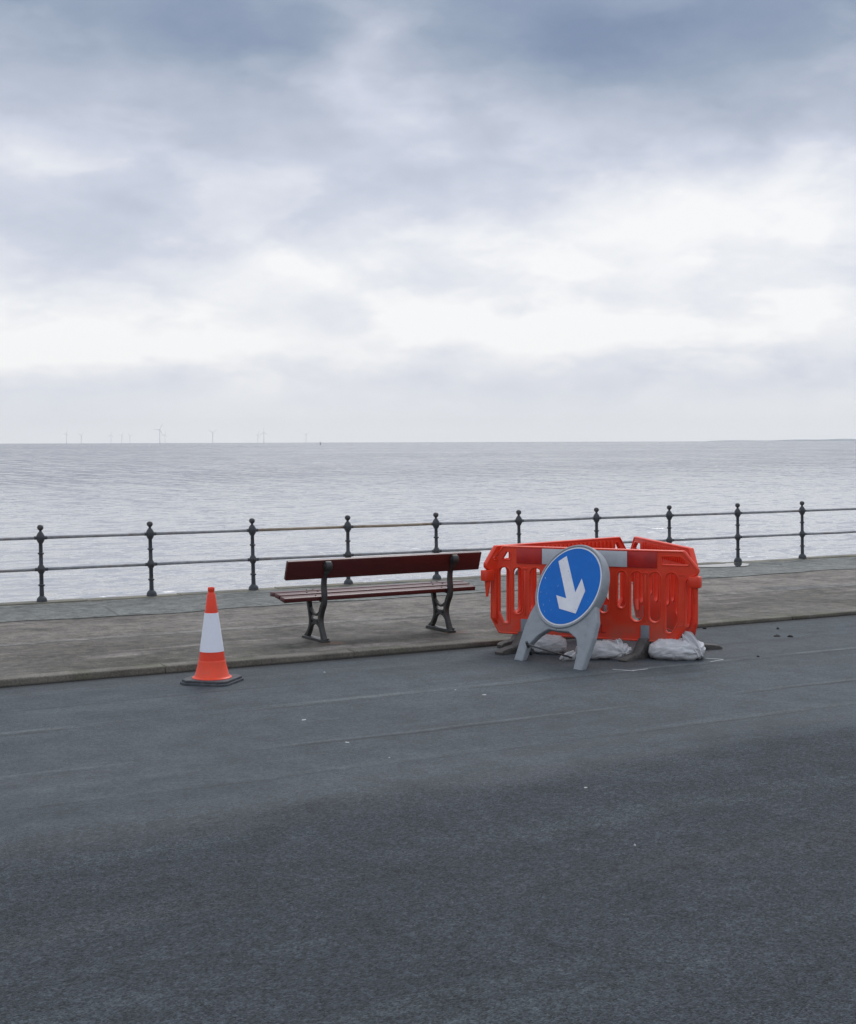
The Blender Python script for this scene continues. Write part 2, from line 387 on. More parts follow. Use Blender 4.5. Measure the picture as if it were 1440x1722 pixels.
wallm, t, b, tc = material('sea_wall_stone')
n1 = t.noise(tc, 1.7, 8, .65)
c = t.mix(t.mapr(n1, .35, .65), (.12, .118, .10), (.21, .195, .155))
c = t.mix(t.mapr(t.noise(tc, 5, 7, .7), .52, .66, 0, .7), c, (.24, .205, .11))
c = t.mix(t.mapr(t.noise(tc, 9, 6, .7), .55, .7, 0, .6), c, (.06, .058, .048))
t.put(b.inputs['Base Color'], c); b.inputs['Roughness'].default_value = .9
t.put(b.inputs['Normal'], t.bump(t.noise(tc, 40, 6, .65), .6, .01))
bm = bmesh.new()
box(bm, (0, WALL_V + .12, -3.2), (240, .34, 6.0))
u = -50.0
while u < 50:   # coping stones with slightly uneven tops
    L = random.uniform(.8, 1.5); h = .40; top = .088 + random.uniform(-.006, .008)
    box(bm, (u + L / 2, 17.24 + random.uniform(-.008, .012), top - h / 2), (L - .006, .225, h), .014)
    u += L
wall = bm_obj('sea_wall', bm, wallm, smooth=40)
tag(wall, 'low stone sea wall edge stained with yellow lichen beneath the iron railing', 'sea wall')

# ------------------------------------------------------------------ sea
seam_, t, b, tc = material('sea_water')
gust = t.noise(t.vec('MULTIPLY', tc, (.0035, .009, 1)), 1, 5, .6)
silt = t.noise(t.vec('MULTIPLY', tc, (.004, .006, 1)), 1, 4, .5)
dist_ = t.sep(tc)[1]
c = t.mix(t.mapr(silt, .35, .65), (.165, .166, .184), (.235, .232, .244))
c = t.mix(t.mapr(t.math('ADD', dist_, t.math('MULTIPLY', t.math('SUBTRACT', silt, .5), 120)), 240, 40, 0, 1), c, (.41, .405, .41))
t.put(b.inputs['Base Color'], c)
b.inputs['IOR'].default_value = 1.33
t.put(b.inputs['Roughness'], t.mapr(gust, .35, .65, .10, .14))
geo = t.n('ShaderNodeNewGeometry').outputs['Normal']; acc_n = geo
for sc_, amp, off in ((4.5, .60, 0), (1.3, .95, 7), (.42, .55, 13), (.06, .14, 29)):
    nz = t.n('ShaderNodeTexNoise'); t.put(nz.inputs['Vector'], t.vec('ADD', t.vec('MULTIPLY', tc, (.45, 1.25, 1)), (off, off, 0)))
    nz.inputs['Scale'].default_value = sc_; nz.inputs['Detail'].default_value = 2; nz.inputs['Roughness'].default_value = .5
    acc_n = t.vec('ADD', acc_n, t.vec('MULTIPLY', t.vec('SUBTRACT', nz.outputs['Color'], (.5, .5, .5)), (amp * .6, amp, 0)))
far_ = t.mapr(dist_, 60, 350); far2 = t.mapr(dist_, 300, 1500)
for sc_, amp, off, fd in (((.60, .028, 1), 1.3, 3, far_), ((.16, .006, 1), .40, 5, far2), ((.02, .0016, 1), .16, 9, far2)):   # wind streaks on the open water
    nz = t.n('ShaderNodeTexNoise'); t.put(nz.inputs['Vector'], t.vec('MULTIPLY', tc, sc_)); nz.inputs['Scale'].default_value = 1; nz.inputs['Detail'].default_value = 3
    v_ = t.vec('MULTIPLY', t.vec('SUBTRACT', nz.outputs['Color'], (.5, .5, .5)), (amp * .6, amp, 0))
    acc_n = t.vec('ADD', acc_n, t.vec('MULTIPLY', v_, t.comb(fd, fd, 0)))
acc_n = t.vec('ADD', acc_n, t.vec('MULTIPLY', (0, -.12, 0), t.comb(far_, far_, far_)))     # chop leans towards the shore
t.put(b.inputs['Normal'], t.vec('NORMALIZE', acc_n))
yp = np.concatenate([np.arange(420, 320, -4), np.arange(320, 20, -.55), np.geomspace(20, .68, 70)])
dd = (2 - SEA_Z) * FPX / yp
azs = np.radians(np.concatenate([np.arange(-75, -14, 2.0), np.arange(-14, 14.01, .036), np.arange(16, 66, 2.0)])) + YAW
D, A = np.meshgrid(dd, azs, indexing='ij')
X, Y = D * np.sin(A), D * np.cos(A)
keep = None
sp = np.gradient(dd)[:, None] * np.ones_like(A)
H = np.zeros_like(X); wind = math.atan2(-1, .25)
for k in range(120):
    lam = math.exp(rng.uniform(math.log(.36), math.log(4.5))); th = wind + rng.normal(0, .55); kk = 2 * math.pi / lam
    amp = .0012 * lam ** .5 * (.5 if lam > 2.5 else 1) * rng.uniform(.5, 1.2)
    ph = kk * (X * math.cos(th) + Y * math.sin(th)) + rng.uniform(0, 6.28)
    if lam < 40: ph = ph + .5 * np.sin(X / 17 + k) * np.sin(Y / 23 + 2 * k)
    w_ = np.sin(ph) + .3 * np.sin(2 * ph + 1.0)
    H += amp * w_ * np.clip((lam / np.maximum(sp, 1e-6) - 2.2) / 2, 0, 1)
grp = .75 + .5 * (np.sin(X / 31 + 1.3 * np.sin(Y / 57)) * np.sin(Y / 43 + np.sin(X / 71)))
H = H * grp + SEA_Z
X = np.where(Y < WALL_V + .1, X, X); H = np.where(Y < WALL_V - .2, SEA_Z, H)
sea = link('sea', grid_mesh('sea', X, Y, H), seam_); tag(sea, kind='structure')

# ------------------------------------------------------------------ railing
iron = simple('railing_iron', (.042, .047, .055), .55, .35, 30, .002, dirt=(.105, .060, .032), dirt_amt=.65, dscale=9)
pipe = simple('railing_pipe', (.27, .275, .29), .5, .25, 14, .001, metallic=0, dirt=(.15, .09, .055), dirt_amt=.75, dscale=3)
pipe_rust = simple('railing_pipe_rusty', (.30, .24, .18), .6, .3, 8, .001, dirt=(.16, .07, .03), dirt_amt=.8, dscale=5)
rail = empty('promenade_railing', (5.686, FENCE_V, .078))
tag(rail, 'black cast iron seafront railing with ball topped posts and two pipe rails', 'railing')
prof = [(.060, 0), (.060, .012), (.058, .030), (.055, .048), (.046, .064), (.034, .076), (.026, .086), (.024, .20), (.036, .206), (.036, .222), (.0235, .228), (.0232, .350),
        (.030, .362), (.043, .385), (.047, .405), (.043, .425), (.030, .448), (.0225, .460), (.022, .582), (.034, .588), (.034, .604), (.022, .610), (.0215, .715),
        (.030, .728), (.044, .758), (.049, .785), (.045, .810), (.032, .838), (.018, .856), (.0135, .868), (.016, .874), (.027, .884), (.034, .898), (.0355, .908), (.034, .920), (.026, .934), (.012, .942), (.001, .944)]
bm = bmesh.new(); lathe(bm, [(r_ * 1.08, z_) for r_, z_ in prof], 16)
for zz in (.405, .785):
    tube(bm, [(-.075, 0, zz), (.075, 0, zz)], .022, 10)
for v in bm.verts: v.co.x -= .012 * v.co.z
post0 = bm_obj('post', bm, iron, rail, 35)
for i in range(-6, 13):
    p = post0 if i == 0 else post0.copy()
    if i: COL.objects.link(p)
    p.parent = rail; p.location = (1.368 * i, 0, 0); p.rotation_euler = (random.uniform(-.006, .006), random.uniform(-.006, .006), random.uniform(-.3, .3) * 0)
for i in range(-6, 12):
    for zz in (.405, .785):
        bm = bmesh.new(); sag = random.uniform(-.004, .003)
        x0 = 1.368 * i - .012 * zz
        tube(bm, [(x0 + .06, 0, zz), (x0 + .684, 0, zz + sag), (x0 + 1.308, 0, zz)], max(.019, .0165), 10)
        rusty = zz > .7 and i in (1, 2)
        r_ = bm_obj('rail', bm, pipe_rust if rusty else pipe, rail, 180)
        if rusty: r_['label'] = 'rusty cream coloured upper rail'

# ------------------------------------------------------------------ bench
paint, t, b, tc = material('maroon_paint')
gr = t.noise(t.vec('MULTIPLY', tc, (1.2, 22, 22)), 5, 6, .6)
c = t.mix(t.mapr(gr, .35, .65), (.066, .0125, .0115), (.088, .0155, .0145))
c = t.mix(t.mapr(t.noise(tc, 14, 6, .7), .64, .72, 0, .6), c, (.14, .06, .045))
t.put(b.inputs['Base Color'], c); t.put(b.inputs['Roughness'], t.mapr(gr, .3, .7, .30, .42, False)); b.inputs['Specular IOR Level'].default_value = .42
t.put(b.inputs['Normal'], t.bump(gr, .25, .002))
castiron = simple('bench_iron', (.034, .035, .034), .5, .3, 25, .0015, dirt=(.085, .075, .06), dirt_amt=.6, dscale=8)
bolt_m = simple('bolt_dark', (.03, .02, .02), .5)
bc = (bl_ + br_) / 2
BYAW = R(2.0)
vax = Vector((-math.sin(BYAW), math.cos(BYAW), 0)); uax = Vector((math.cos(BYAW), math.sin(BYAW), 0))
bo = bc + vax * .27; bo.z = float(zp(np.array([bc.x]), np.array([bc.y + .2]))[0]) - .004
bench = empty('park_bench', bo, (0, 0, BYAW))
tag(bench, 'maroon slatted bench with black cast iron ends, facing the sea on the pavement', 'bench')
HL = .727
# local: x along, y to the sea, z up; rear (camera side) foot at y = -.27
def plank(name, y, z, w, th, L, tilt=0.0, x0=0.0, bev=.008):
    bm = bmesh.new(); vs = box(bm, (0, 0, 0), (L, w, th), bev, seg=3)
    o = bm_obj(name, bm, paint, bench, 40); o.location = (x0, y, z); o.rotation_euler = (tilt, 0, 0); return o
plank('seat_slat', -.152, .444, .107, .044, 2.20, R(9), -.045)
plank('seat_slat', -.040, .466, .107, .044, 2.205, R(7), -.045)
plank('seat_slat', .072, .476, .107, .044, 2.20, R(-2), -.045)
plank('backrest', -.262, .735, .042, .195, 2.22, R(18), -.045)
iron_end = []
def wide(path, widths):
    """closed outline of a ribbon along path"""
    P = [np.array(p) for p in path]; L_, R_ = [], []
    for i, p in enumerate(P):
        tg = P[min(i + 1, len(P) - 1)] - P[max(i - 1, 0)]; tg = tg / np.linalg.norm(tg); nn = np.array([-tg[1], tg[0]])
        w = np.interp(i / (len(P) - 1), np.linspace(0, 1, len(widths)), widths) / 2
        L_.append(tuple(p + nn * w)); R_.append(tuple(p - nn * w))
    return L_ + R_[::-1]
Myz = Matrix(((0, 0, 1, 0), (1, 0, 0, 0), (0, 1, 0, 0), (0, 0, 0, 1)))    # outline (y,z) extruded along x
rear = smooth_line([(-.225, .02), (-.195, .09), (-.160, .17), (-.152, .24), (-.180, .32), (-.222, .39), (-.232, .47), (-.222, .56), (-.235, .65), (-.272, .735), (-.305, .765)], 8)
front = smooth_line([(.165, .02), (.105, .07), (.062, .14), (.055, .21), (.075, .29), (.115, .43)], 8)
brace_lo = smooth_line([(-.205, .03), (-.165, .115), (-.105, .170), (-.045, .182), (.015, .165), (.07, .11), (.12, .03)], 7)
brace_mid = smooth_line([(-.165, .255), (-.11, .215), (-.045, .205), (.01, .215), (.065, .255)], 6)
brace_up = smooth_line([(-.185, .335), (-.12, .285), (-.055, .262), (.01, .28), (.08, .33)], 6)
seatrail = [(-.215, .412), (-.1, .430), (.02, .449), (.12, .452)]
scroll = [(-.312 + .043 * math.cos(a), .762 + .050 * math.sin(a)) for a in np.linspace(0, 2 * math.pi, 24, endpoint=False)]
for sgn in (-1, 1):
    fr = empty('x', (0, 0, 0)); bpy.data.objects.remove(fr)
    parts_ = [(wide(rear, [.062, .045, .042, .05, .055, .05, .045, .04, .05, .04]), .050, .008), (wide(front, [.055, .042, .038, .036, .045]), .046, .007),
              (wide(brace_lo, [.03, .026, .03, .026, .03]), .030, .005), (wide(brace_mid, [.024, .03, .024]), .030, .005), (wide(brace_up, [.026, .024, .026]), .030, .005),
              (wide(seatrail, [.03, .03]), .044, .005), (scroll, .070, .012), ([(-.275, 0), (.195, 0), (.195, .022), (.165, .036), (-.25, .036), (-.275, .022)], .085, .006)]
    me = None; bm = bmesh.new()
    for o_, dep, bv in parts_:
        m_ = solid([o_], dep, bv, 2); m_.transform(Myz); bm.from_mesh(m_); bpy.data.meshes.remove(m_)
    # round washer plates of the scroll bolt
    tmp = bmesh.new(); lathe(tmp, [(.020, -.042), (.022, -.040), (.022, .040), (.020, .042)], 14)
    m_ = bpy.data.meshes.new('t'); tmp.to_mesh(m_); tmp.free(); m_.transform(Matrix.Translation((0, -.312, .762)) @ Matrix.Rotation(R(90), 4, 'Y')); bm.from_mesh(m_); bpy.data.meshes.remove(m_)
    # foot bolts and back bracket holding the board
    for yy in (-.255, .180):
        box(bm, (.025, yy, .040), (.022, .022, .012), .003)
    box(bm, (0, -.285, .735), (.060, .018, .10), .004, Matrix.Rotation(R(0), 3, 'X'))
    leg = bm_obj('leg', bm, castiron, bench, 40); leg.location = (sgn * HL, 0, 0)
    for (yy, zz, xo) in ((-.16, .4655, -.06), (-.14, .4685, .02), (-.05, .487, -.10), (-.03, .4895, .03), (.06, .4985, -.05), (.08, .498, .03)):
        bm = bmesh.new(); lathe(bm, [(.009, 0), (.009, .003), (.006, .006)], 8)
        o = bm_obj('bolt', bm, bolt_m, bench, 40); o.location = (sgn * HL + xo, yy, zz)

# ------------------------------------------------------------------ traffic cone
orange = simple('cone_orange', (.84, .046, .012), .42, .08, 9, .0006, dirt=(.45, .09, .04), dirt_amt=.35, dscale=14)
orange2 = simple('cone_orange_sleeve', (.84, .066, .020), .5, .08, 9, .0006, dirt=(.5, .12, .06), dirt_amt=.4, dscale=14)
rubber = simple('cone_rubber', (.055, .060, .068), .75, .3, 30, .002, dirt=(.13, .13, .13), dirt_amt=.6, dscale=12)
reflw, t, b, tc = material('cone_reflective')
w1 = t.n('ShaderNodeTexVoronoi', feature='DISTANCE_TO_EDGE'); t.put(w1.inputs['Vector'], tc); w1.inputs['Scale'].default_value = 120
c = t.mix(t.mapr(w1.outputs[0], .0, .08), (.74, .76, .84), (.84, .86, .93))
c = t.mix(t.mapr(t.noise(tc, 9, 6, .7), .6, .72, 0, .25), c, (.5, .5, .52))
t.put(b.inputs['Base Color'], c); b.inputs['Roughness'].default_value = .35; b.inputs['Sheen Weight'].default_value = .1
cp = at(357, 1147.5, 0)
cone = empty('traffic_cone', (cp.x, cp.y, -.012), (0, 0, -YAW - R(16)))
tag(cone, 'orange traffic cone with broad white reflective sleeve, standing on the road by the kerb', 'traffic cone')
bm = bmesh.new()
lathe(bm, [(.160, .048), (.165, .052), (.164, .060), (.150, .066), (.142, .072), (.1135, .190), (.110, .203), (.108, .2045)], 48)
cs = bm_obj('lower_cone', bm, orange2, cone, 40)
bm = bmesh.new()
lathe(bm, [(.110, .195), (.1085, .206), (.1005, .268), (.0550, .598), (.034, .752), (.0300, .758), (.0265, .762), (.0245, .772), (.0265, .780), (.0285, .785), (.0285, .806), (.026, .809), (.019, .809), (.018, .795)], 48)
bm_obj('cone_body', bm, orange, cone, 40)
bm = bmesh.new()
lathe(bm, [(.1000, .276), (.1015, .277), (.0570, .596), (.0555, .597)], 48)
bm_obj('reflective_sleeve', bm, reflw, cone, 40)
def octo(s, c_): return [(-s, -s + c_), (-s + c_, -s), (s - c_, -s), (s, -s + c_), (s, s - c_), (s - c_, s), (-s + c_, s), (-s, s - c_)]
bm = bmesh.new()
for s_, zc, dep in ((.216, .020, .030), (.205, .043, .024)):
    m_ = solid([octo(s_, .058)], dep, .006, 2); m_.transform(Matrix.Translation((0, 0, zc))); bm.from_mesh(m_); bpy.data.meshes.remove(m_)
for k in range(8):
    a = k * math.pi / 4; ap = Vector((math.cos(a), math.sin(a), 0))
    box(bm, (ap.x * .184, ap.y * .184, .006), (.06, .06, .018), .003)
bm_obj('base', bm, rubber, cone, 40)

# ------------------------------------------------------------------ barriers
def plastic(name, col, fade):
    m, t, b, tc = material(name)
    n1 = t.noise(tc, 5, 7, .6); n2 = t.noise(t.vec('MULTIPLY', tc, (3, 3, .5)), 9, 6, .65)
    c = t.mix(t.mapr(n1, .35, .68, 0, .6), col, fade)
    c = t.mix(t.mapr(n2, .58, .76, 0, .40), c, (.30, .06, .035))
    zz = t.sep(tc)[2]
    c = t.mix(t.math('MULTIPLY', t.mapr(zz, .42, .14, 0, .55), t.mapr(n1, .38, .62)), c, (.24, .10, .07))
    c = t.mix(t.mapr(t.noise(tc, 60, 4, .7), .60, .70, 0, .4), c, (.60, .20, .14))
    t.put(b.inputs['Base Color'], c); t.put(b.inputs['Roughness'], t.mapr(n1, .3, .7, .33, .5, False))
    t.put(b.inputs['Normal'], t.bump(t.noise(tc, 25, 4, .6), .3, .0015))
    b.inputs['Subsurface Weight'].default_value = 0
    return m
red_pl = plastic('barrier_plastic', (.74, .040, .011), (.82, .068, .022))
crimson = simple('reflective_red', (.47, .018, .014), .35, .12, 20, .0004, dirt=(.2, .02, .02), dirt_amt=.4)
white_r = simple('reflective_white', (.50, .525, .56), .35, .06, 18, .0004, dirt=(.38, .39, .41), dirt_amt=.5)
grey_post = simple('foot_post_grey', (.19, .215, .24), .6, .15, 20, .001, dirt=(.12, .125, .13), dirt_amt=.5)
foot_rub = simple('foot_rubber', (.080, .075, .070), .8, .35, 22, .003, dirt=(.13, .118, .105), dirt_amt=.6, dscale=9)
emboss = simple('embossed_dark_red', (.40, .02, .012), .5)
Mxz = Matrix(((1, 0, 0, 0), (0, 0, 1, 0), (0, 1, 0, 0), (0, 0, 0, 1)))    # outline (x,z) extruded along y
LB = 2.0
def slot(xc, w, z0, z1, cut=0):
    """stadium; cut -1/+1 slants the lower left/right corner"""
    h = w / 2; pts = []
    for a in np.linspace(0, math.pi, 11): pts.append((xc + h * math.cos(a), z1 - h + h * math.sin(a)))
    if cut:
        lo = [(xc - h, z0 + .10), (xc - h * .1, z0), (xc + h, z0)] if cut < 0 else [(xc - h, z0), (xc + h * .1, z0), (xc + h, z0 + .10)]
        pts += rounded([pts[-1], *lo, pts[0]], [0, .03, .03, .03, 0], 5)[1:-1]
    else:
        for a in np.linspace(math.pi, 2 * math.pi, 11): pts.append((xc + h * math.cos(a), z0 + h + h * math.sin(a)))
    return pts
def make_panel_mesh(ear):
    """moulded barrier panel, outer face at -y; with ear: upper right end reaches over its neighbour"""
    zb, zt, L = .145, 1.0, LB
    if ear:
        outer = rounded([(.085, zb), (L - .095, zb), (L, zb + .15), (L, .73), (L + .115, .80), (L + .115, zt - .165), (L - .02, zt), (.125, zt), (0, zt - .165), (0, zb + .15)], .028, 5)
    else:
        outer = rounded([(.085, zb), (L - .085, zb), (L, zb + .15), (L, zt - .165), (L - .125, zt), (.125, zt), (0, zt - .165), (0, zb + .15)], .028, 5)
    holes = []
    for (xc, w, lo, cut) in ((0.140, .102, .258, -1), (.279, .090, .35, 0), (.458, .116, .335, 0), (.605, .074, .455, 0), (.77, .095, .40, 0), (.945, .095, .40, 0), (1.12, .095, .40, 0),
                             (1.290, .074, .455, 0), (1.432, .116, .335, 0), (1.600, .102, .335, 0), (1.754, .104, .245, 1)):
        holes.append((xc * L / 1.89, w, lo, .788, cut))
    sl_ = [slot(*h) for h in holes]; rims = [slot(h[0], h[1] + .022, h[2] - .011, h[3] + .011, h[4]) for h in holes]
    hl = [(.115, .862), (.212, .862), (.212, .945), (.165, .945)]
    hr = [(L - .235, .862), (L + .02, .862), (L + .02, .885), (L - .055, .945), (L - .235, .945)] if ear else [(L - .37, .862), (L - .115, .862), (L - .115, .885), (L - .165, .945), (L - .37, .945)]
    wins = [rounded(h, .014, 4) for h in (hl, hr)]
    bm = bmesh.new()
    m_ = solid([outer] + sl_ + wins, .034, .006, 2); m_.transform(Mxz); bm.from_mesh(m_); bpy.data.meshes.remove(m_)
    for h in rims + wins:                       # raised rims round the openings, both faces
        for s in (-1, 1): tube(bm, [(p[0], s * .0165, p[1]) for p in h], .007, 6, True)
    cxy = np.array([L / 2, .57])
    inn = [tuple(cxy + (np.array(p) - cxy) * np.array([.988, .976])) for p in outer]
    for s in (-1, 1): tube(bm, [(p[0], s * .016, p[1]) for p in inn], .0095, 6, True)
    for zz in (.775, .36, .31):                 # moulded steps on the end stiles
        for xx in (.045, L - .045):
            for s in (-1, 1): box(bm, (xx, s * .0205, zz), (.052, .006, .006), .002)
    for fx in (.351, 1.512):                    # sockets above the feet
        for s in (-1, 1): box(bm, (fx * L / 1.89, s * .0205, .55), (.020, .008, .44), .003); box(bm, (fx * L / 1.89, s * .021, .785), (.05, .010, .02), .004)
    for k in range(21): box(bm, (.27 + k * .060, .022, .900), (.018, .020, .13), .006)     # ribs on the inner face
    bmesh.ops.recalc_face_normals(bm, faces=bm.faces)
    me = bpy.data.meshes.new('panel'); bm.to_mesh(me); bm.free(); me.materials.clear(); me.materials.append(red_pl)
    for p in me.polygons: p.use_smooth = True; p.material_index = 0
    me.set_sharp_from_angle(angle=R(38)); return me
LB = 1.93
panel_ear = make_panel_mesh(True)
LB = 1.97
panel_kerb = make_panel_mesh(True)
LB = 1.80
panel_end = make_panel_mesh(True)
def foot_mesh():
    prof_ = [(-.39, .0), (.39, .0), (.40, .030), (.36, .050), (.16, .075), (.05, .19), (-.05, .19), (-.16, .075), (-.36, .050), (-.40, .030)]
    bm = bmesh.new()
    m_ = solid([prof_], .095, .010, 2); m_.transform(Myz); bm.from_mesh(m_); bpy.data.meshes.remove(m_)
    for s in (-1, 1):
        for k in (-1, 1): box(bm, (s * .045, k * .20, .045), (.016, .12, .036), .004)
    bmesh.ops.recalc_face_normals(bm, faces=bm.faces)
    me = bpy.data.meshes.new('foot'); bm.to_mesh(me); bm.free(); me.materials.clear(); me.materials.append(foot_rub)
    for p in me.polygons: p.use_smooth = True; p.material_index = 0
    me.set_sharp_from_angle(angle=R(38)); return me
foot_me = foot_mesh()
def barrier(p0, dr, L, me_, label, feet_rot, flip=False):
    """p0: start of the panel on the ground, dr: unit direction; flip turns the outer (strip) face to the far side"""
    mid = p0 + dr * L / 2; ang = math.atan2(dr.y, dr.x) + (math.pi if flip else 0)
    root = empty('road_barrier', (mid.x, mid.y, -.012), (0, 0, ang)); tag(root, label, 'barrier', 'orange barrier panels round the road works')
    pn = link('panel', me_, red_pl, root); pn.location = (-L / 2, 0, .012)
    for k, xx in enumerate((.351, 1.512)):
        xx = xx * L / 1.89 - L / 2
        f = link('foot', foot_me, foot_rub, root); f.location = (xx, 0, 0); f.rotation_euler = (0, 0, feet_rot[k]); f.scale.y = .68 if flip else 1.0
        bm = bmesh.new(); box(bm, (0, 0, .225), (.082, .058, .170), .006)
        g_ = bm_obj('foot_post', bm, grey_post, f, 40); g_.rotation_euler = (0, 0, -feet_rot[k])
    for (xa, xb, mt, nm) in ((.270, .520, crimson, 'red_reflector'), (.523, 1.343, white_r, 'white_reflector'), (1.346, 1.620, crimson, 'red_reflector')):
        bm = bmesh.new(); box(bm, ((xa + xb) / 2 * L / 1.89, -.0235, .907), ((xb - xa) * L / 1.89, .008, .148), .002)
        bm_obj(nm, bm, mt, pn, 40)
    x_ = L + .075
    bm = bmesh.new(); box(bm, (x_, 0, .715), (.11, .085, .105), .010); c_ = bm_obj('clip', bm, red_pl, pn, 40)
    bm = bmesh.new(); tube(bm, [(x_, 0, .67), (x_, 0, .61), (x_ + .006, 0, .51)], [.030, .026, .012], 10); bm_obj('hook', bm, red_pl, c_, 40)
    return root, pn
def start(ax, ay, bx, by, inset, za=1.0):
    a, b_ = at(ax, ay, za), at(bx, by, za); d_ = b_ - a; d_.z = 0; d_.normalize(); a.z = 0
    return a - d_ * inset, d_, b_
p_, d_, _ = start(846, 917, 1154, 926, .125)
b_front, pn_front = barrier(p_, d_, 1.93, panel_ear, 'orange barrier facing the road behind the blue sign, with a white and crimson strip', (R(-20), R(-16)))
p_, d_, _ = start(832, 917, 1045, 902, .02)
barrier(p_, d_, 1.97, panel_kerb, 'orange barrier along the kerb, its clip and hook hanging beside the bench', (R(75), R(80)), True)
p_, d_, _ = start(1163, 921, 1070, 902, .125)
barrier(p_, d_, 1.80, panel_end, 'orange barrier seen nearly end-on at the right, running back towards the kerb', (R(6), R(-4)), False)
# embossed letters low on the front panel
tcv = bpy.data.curves.new('t', 'FONT'); tcv.body = 'AL'; tcv.size = .12; tcv.extrude = .003; tcv.align_x = 'CENTER'
to = bpy.data.objects.new('t', tcv); COL.objects.link(to)
me = bpy.data.meshes.new_from_object(to.evaluated_get(bpy.context.evaluated_depsgraph_get())); bpy.data.objects.remove(to)
me.transform(Matrix.Rotation(R(90), 4, 'X')); me.materials.clear()
o = link('lettering', me, emboss, pn_front); o.location = (1.10, -.0205, .205)

# ------------------------------------------------------------------ arrow sign
th, td = R(50), R(24)
a_ = rt0 * math.cos(th) - fw0 * math.sin(th)
n0 = Vector((-a_.y, a_.x, 0)); n0 = -n0 if n0.dot(fw0) > 0 else n0
w_ = Z * math.cos(td) - n0 * math.sin(td); nn = a_.cross(w_)
sp0 = (at(870, 1110) + at(968, 1126)) / 2
sign = empty('arrow_sign', (0, 0, 0))
sign.matrix_world = Matrix(((a_.x, w_.x, nn.x, sp0.x), (a_.y, w_.y, nn.y, sp0.y), (a_.z, w_.z, nn.z, -.006), (0, 0, 0, 1)))
tag(sign, 'round blue sign with white arrow on a grey plastic stand leaning before the barrier', 'road sign')
greyp = simple('sign_plastic', (.255, .280, .305), .5, .10, 14, .001, dirt=(.16, .165, .165), dirt_amt=.5, dscale=10)
bluem, t, b, tc = material('sign_blue')
c = t.mix(t.mapr(t.noise(tc, 5, 6, .65), .35, .7), (.0, .125, .48), (.0, .145, .53))
c = t.mix(t.mapr(t.noise(tc, 26, 5, .7), .655, .69, 0, .8), c, (.5, .58, .66))
c = t.mix(t.mapr(t.noise(tc, 13, 6, .75), .63, .70, 0, .45), c, (.10, .16, .25))
t.put(b.inputs['Base Color'], c); t.put(b.inputs['Roughness'], t.mapr(t.noise(tc, 8, 5, .6), .3, .7, .28, .45, False)); b.inputs['Specular IOR Level'].default_value = .2
whitem, t, b, tc = material('sign_white')
c = t.mix(t.mapr(t.noise(tc, 5, 6, .65), .35, .7), (.66, .665, .71), (.74, .745, .78))
c = t.mix(t.mapr(t.noise(tc, 34, 5, .7), .635, .67, 0, .8), c, (.22, .2, .2))
c = t.mix(t.mapr(t.noise(tc, 60, 5, .7), .62, .67, 0, .6), c, (.3, .28, .27))
t.put(b.inputs['Base Color'], c); b.inputs['Roughness'].default_value = .4
DC = (-.012, .757)
def circ(r_, n=72): return [(DC[0] + r_ * math.cos(k * 2 * math.pi / n), DC[1] + r_ * math.sin(k * 2 * math.pi / n)) for k in range(n)]
# ring-shaped rim, deep behind the face
bm = bmesh.new()
prof_ = [(.378, -.012), (.383, .005), (.392, .008), (.401, .005), (.406, -.006), (.409, -.045), (.404, -.085), (.390, -.10), (.378, -.10)]
seg = 72; rings = []
for r_, z_ in prof_: rings.append([bm.verts.new((DC[0] + r_ * math.cos(2 * math.pi * k / seg), DC[1] + r_ * math.sin(2 * math.pi * k / seg), z_)) for k in range(seg)])
for i in range(len(rings)):
    p, q_ = rings[i], rings[(i + 1) % len(rings)]
    for k in range(seg): bm.faces.new((p[k], p[(k + 1) % seg], q_[(k + 1) % seg], q_[k]))
bm_obj('rim', bm, greyp, sign, 35)
o = solid_obj('back_plate', [circ(.379)], .012, greyp, sign, .002, Matrix.Translation((0, 0, -.055)))
sface = solid_obj('sign_face', [circ(.379)], .010, whitem, sign, .001, Matrix.Translation((0, 0, -.003)))
solid_obj('blue_disc', [circ(.365)], .004, bluem, sface, .0005, Matrix.Translation((0, 0, .003)))
arrow = [(-.231, .982), (-.149, 1.04), (.095, .702), (.122, .838), (.207, .729), (.176, .508), (-.04, .535), (-.128, .658), (.008, .638)]
solid_obj('arrow', [arrow[::-1]], .003, whitem, sface, .0004, Matrix.Translation((0, 0, .0062)))
legL = rounded([(-.365, .585), (-.405, .47), (-.425, .341), (-.427, .0), (-.318, .0), (-.306, .152), (-.220, .262), (-.12, .335), (-.0125, .330), (-.0125, .50), (-.2, .52)], [0, .05, .06, .01, .01, .05, .06, .06, 0, 0, 0], 5)
legR = rounded([(-.0115, .50), (-.0115, .330), (.14, .335), (.255, .285), (.310, .18), (.328, .0), (.432, .0), (.452, .30), (.440, .46), (.375, .60), (.2, .52)], [0, 0, .05, .06, .05, .01, .01, .06, .05, 0, 0], 5)
def leg_part(ol):
    o = solid_obj('leg', [ol], .060, greyp, sign, .012, Matrix.Translation((0, 0, -.0370)), 35, 3); return o
leg_part(legL); leg_part(legR)
# back stay: thin steel bar between the leg's rear face and the ground behind
bm = bmesh.new()
inv = sign.matrix_world.inverted()
q1, q2 = inv @ at(885, 1083, .17), inv @ at(962, 1106, .03)
tube(bm, [q1, q2], .009, 8); tube(bm, [inv @ at(886, 1080, .19), inv @ at(893, 1100, .0)], .014, 8)
bm_obj('stay_bar', bm, simple('stay_steel', (.11, .115, .115), .4, .2, metallic=.6), sign, 180)

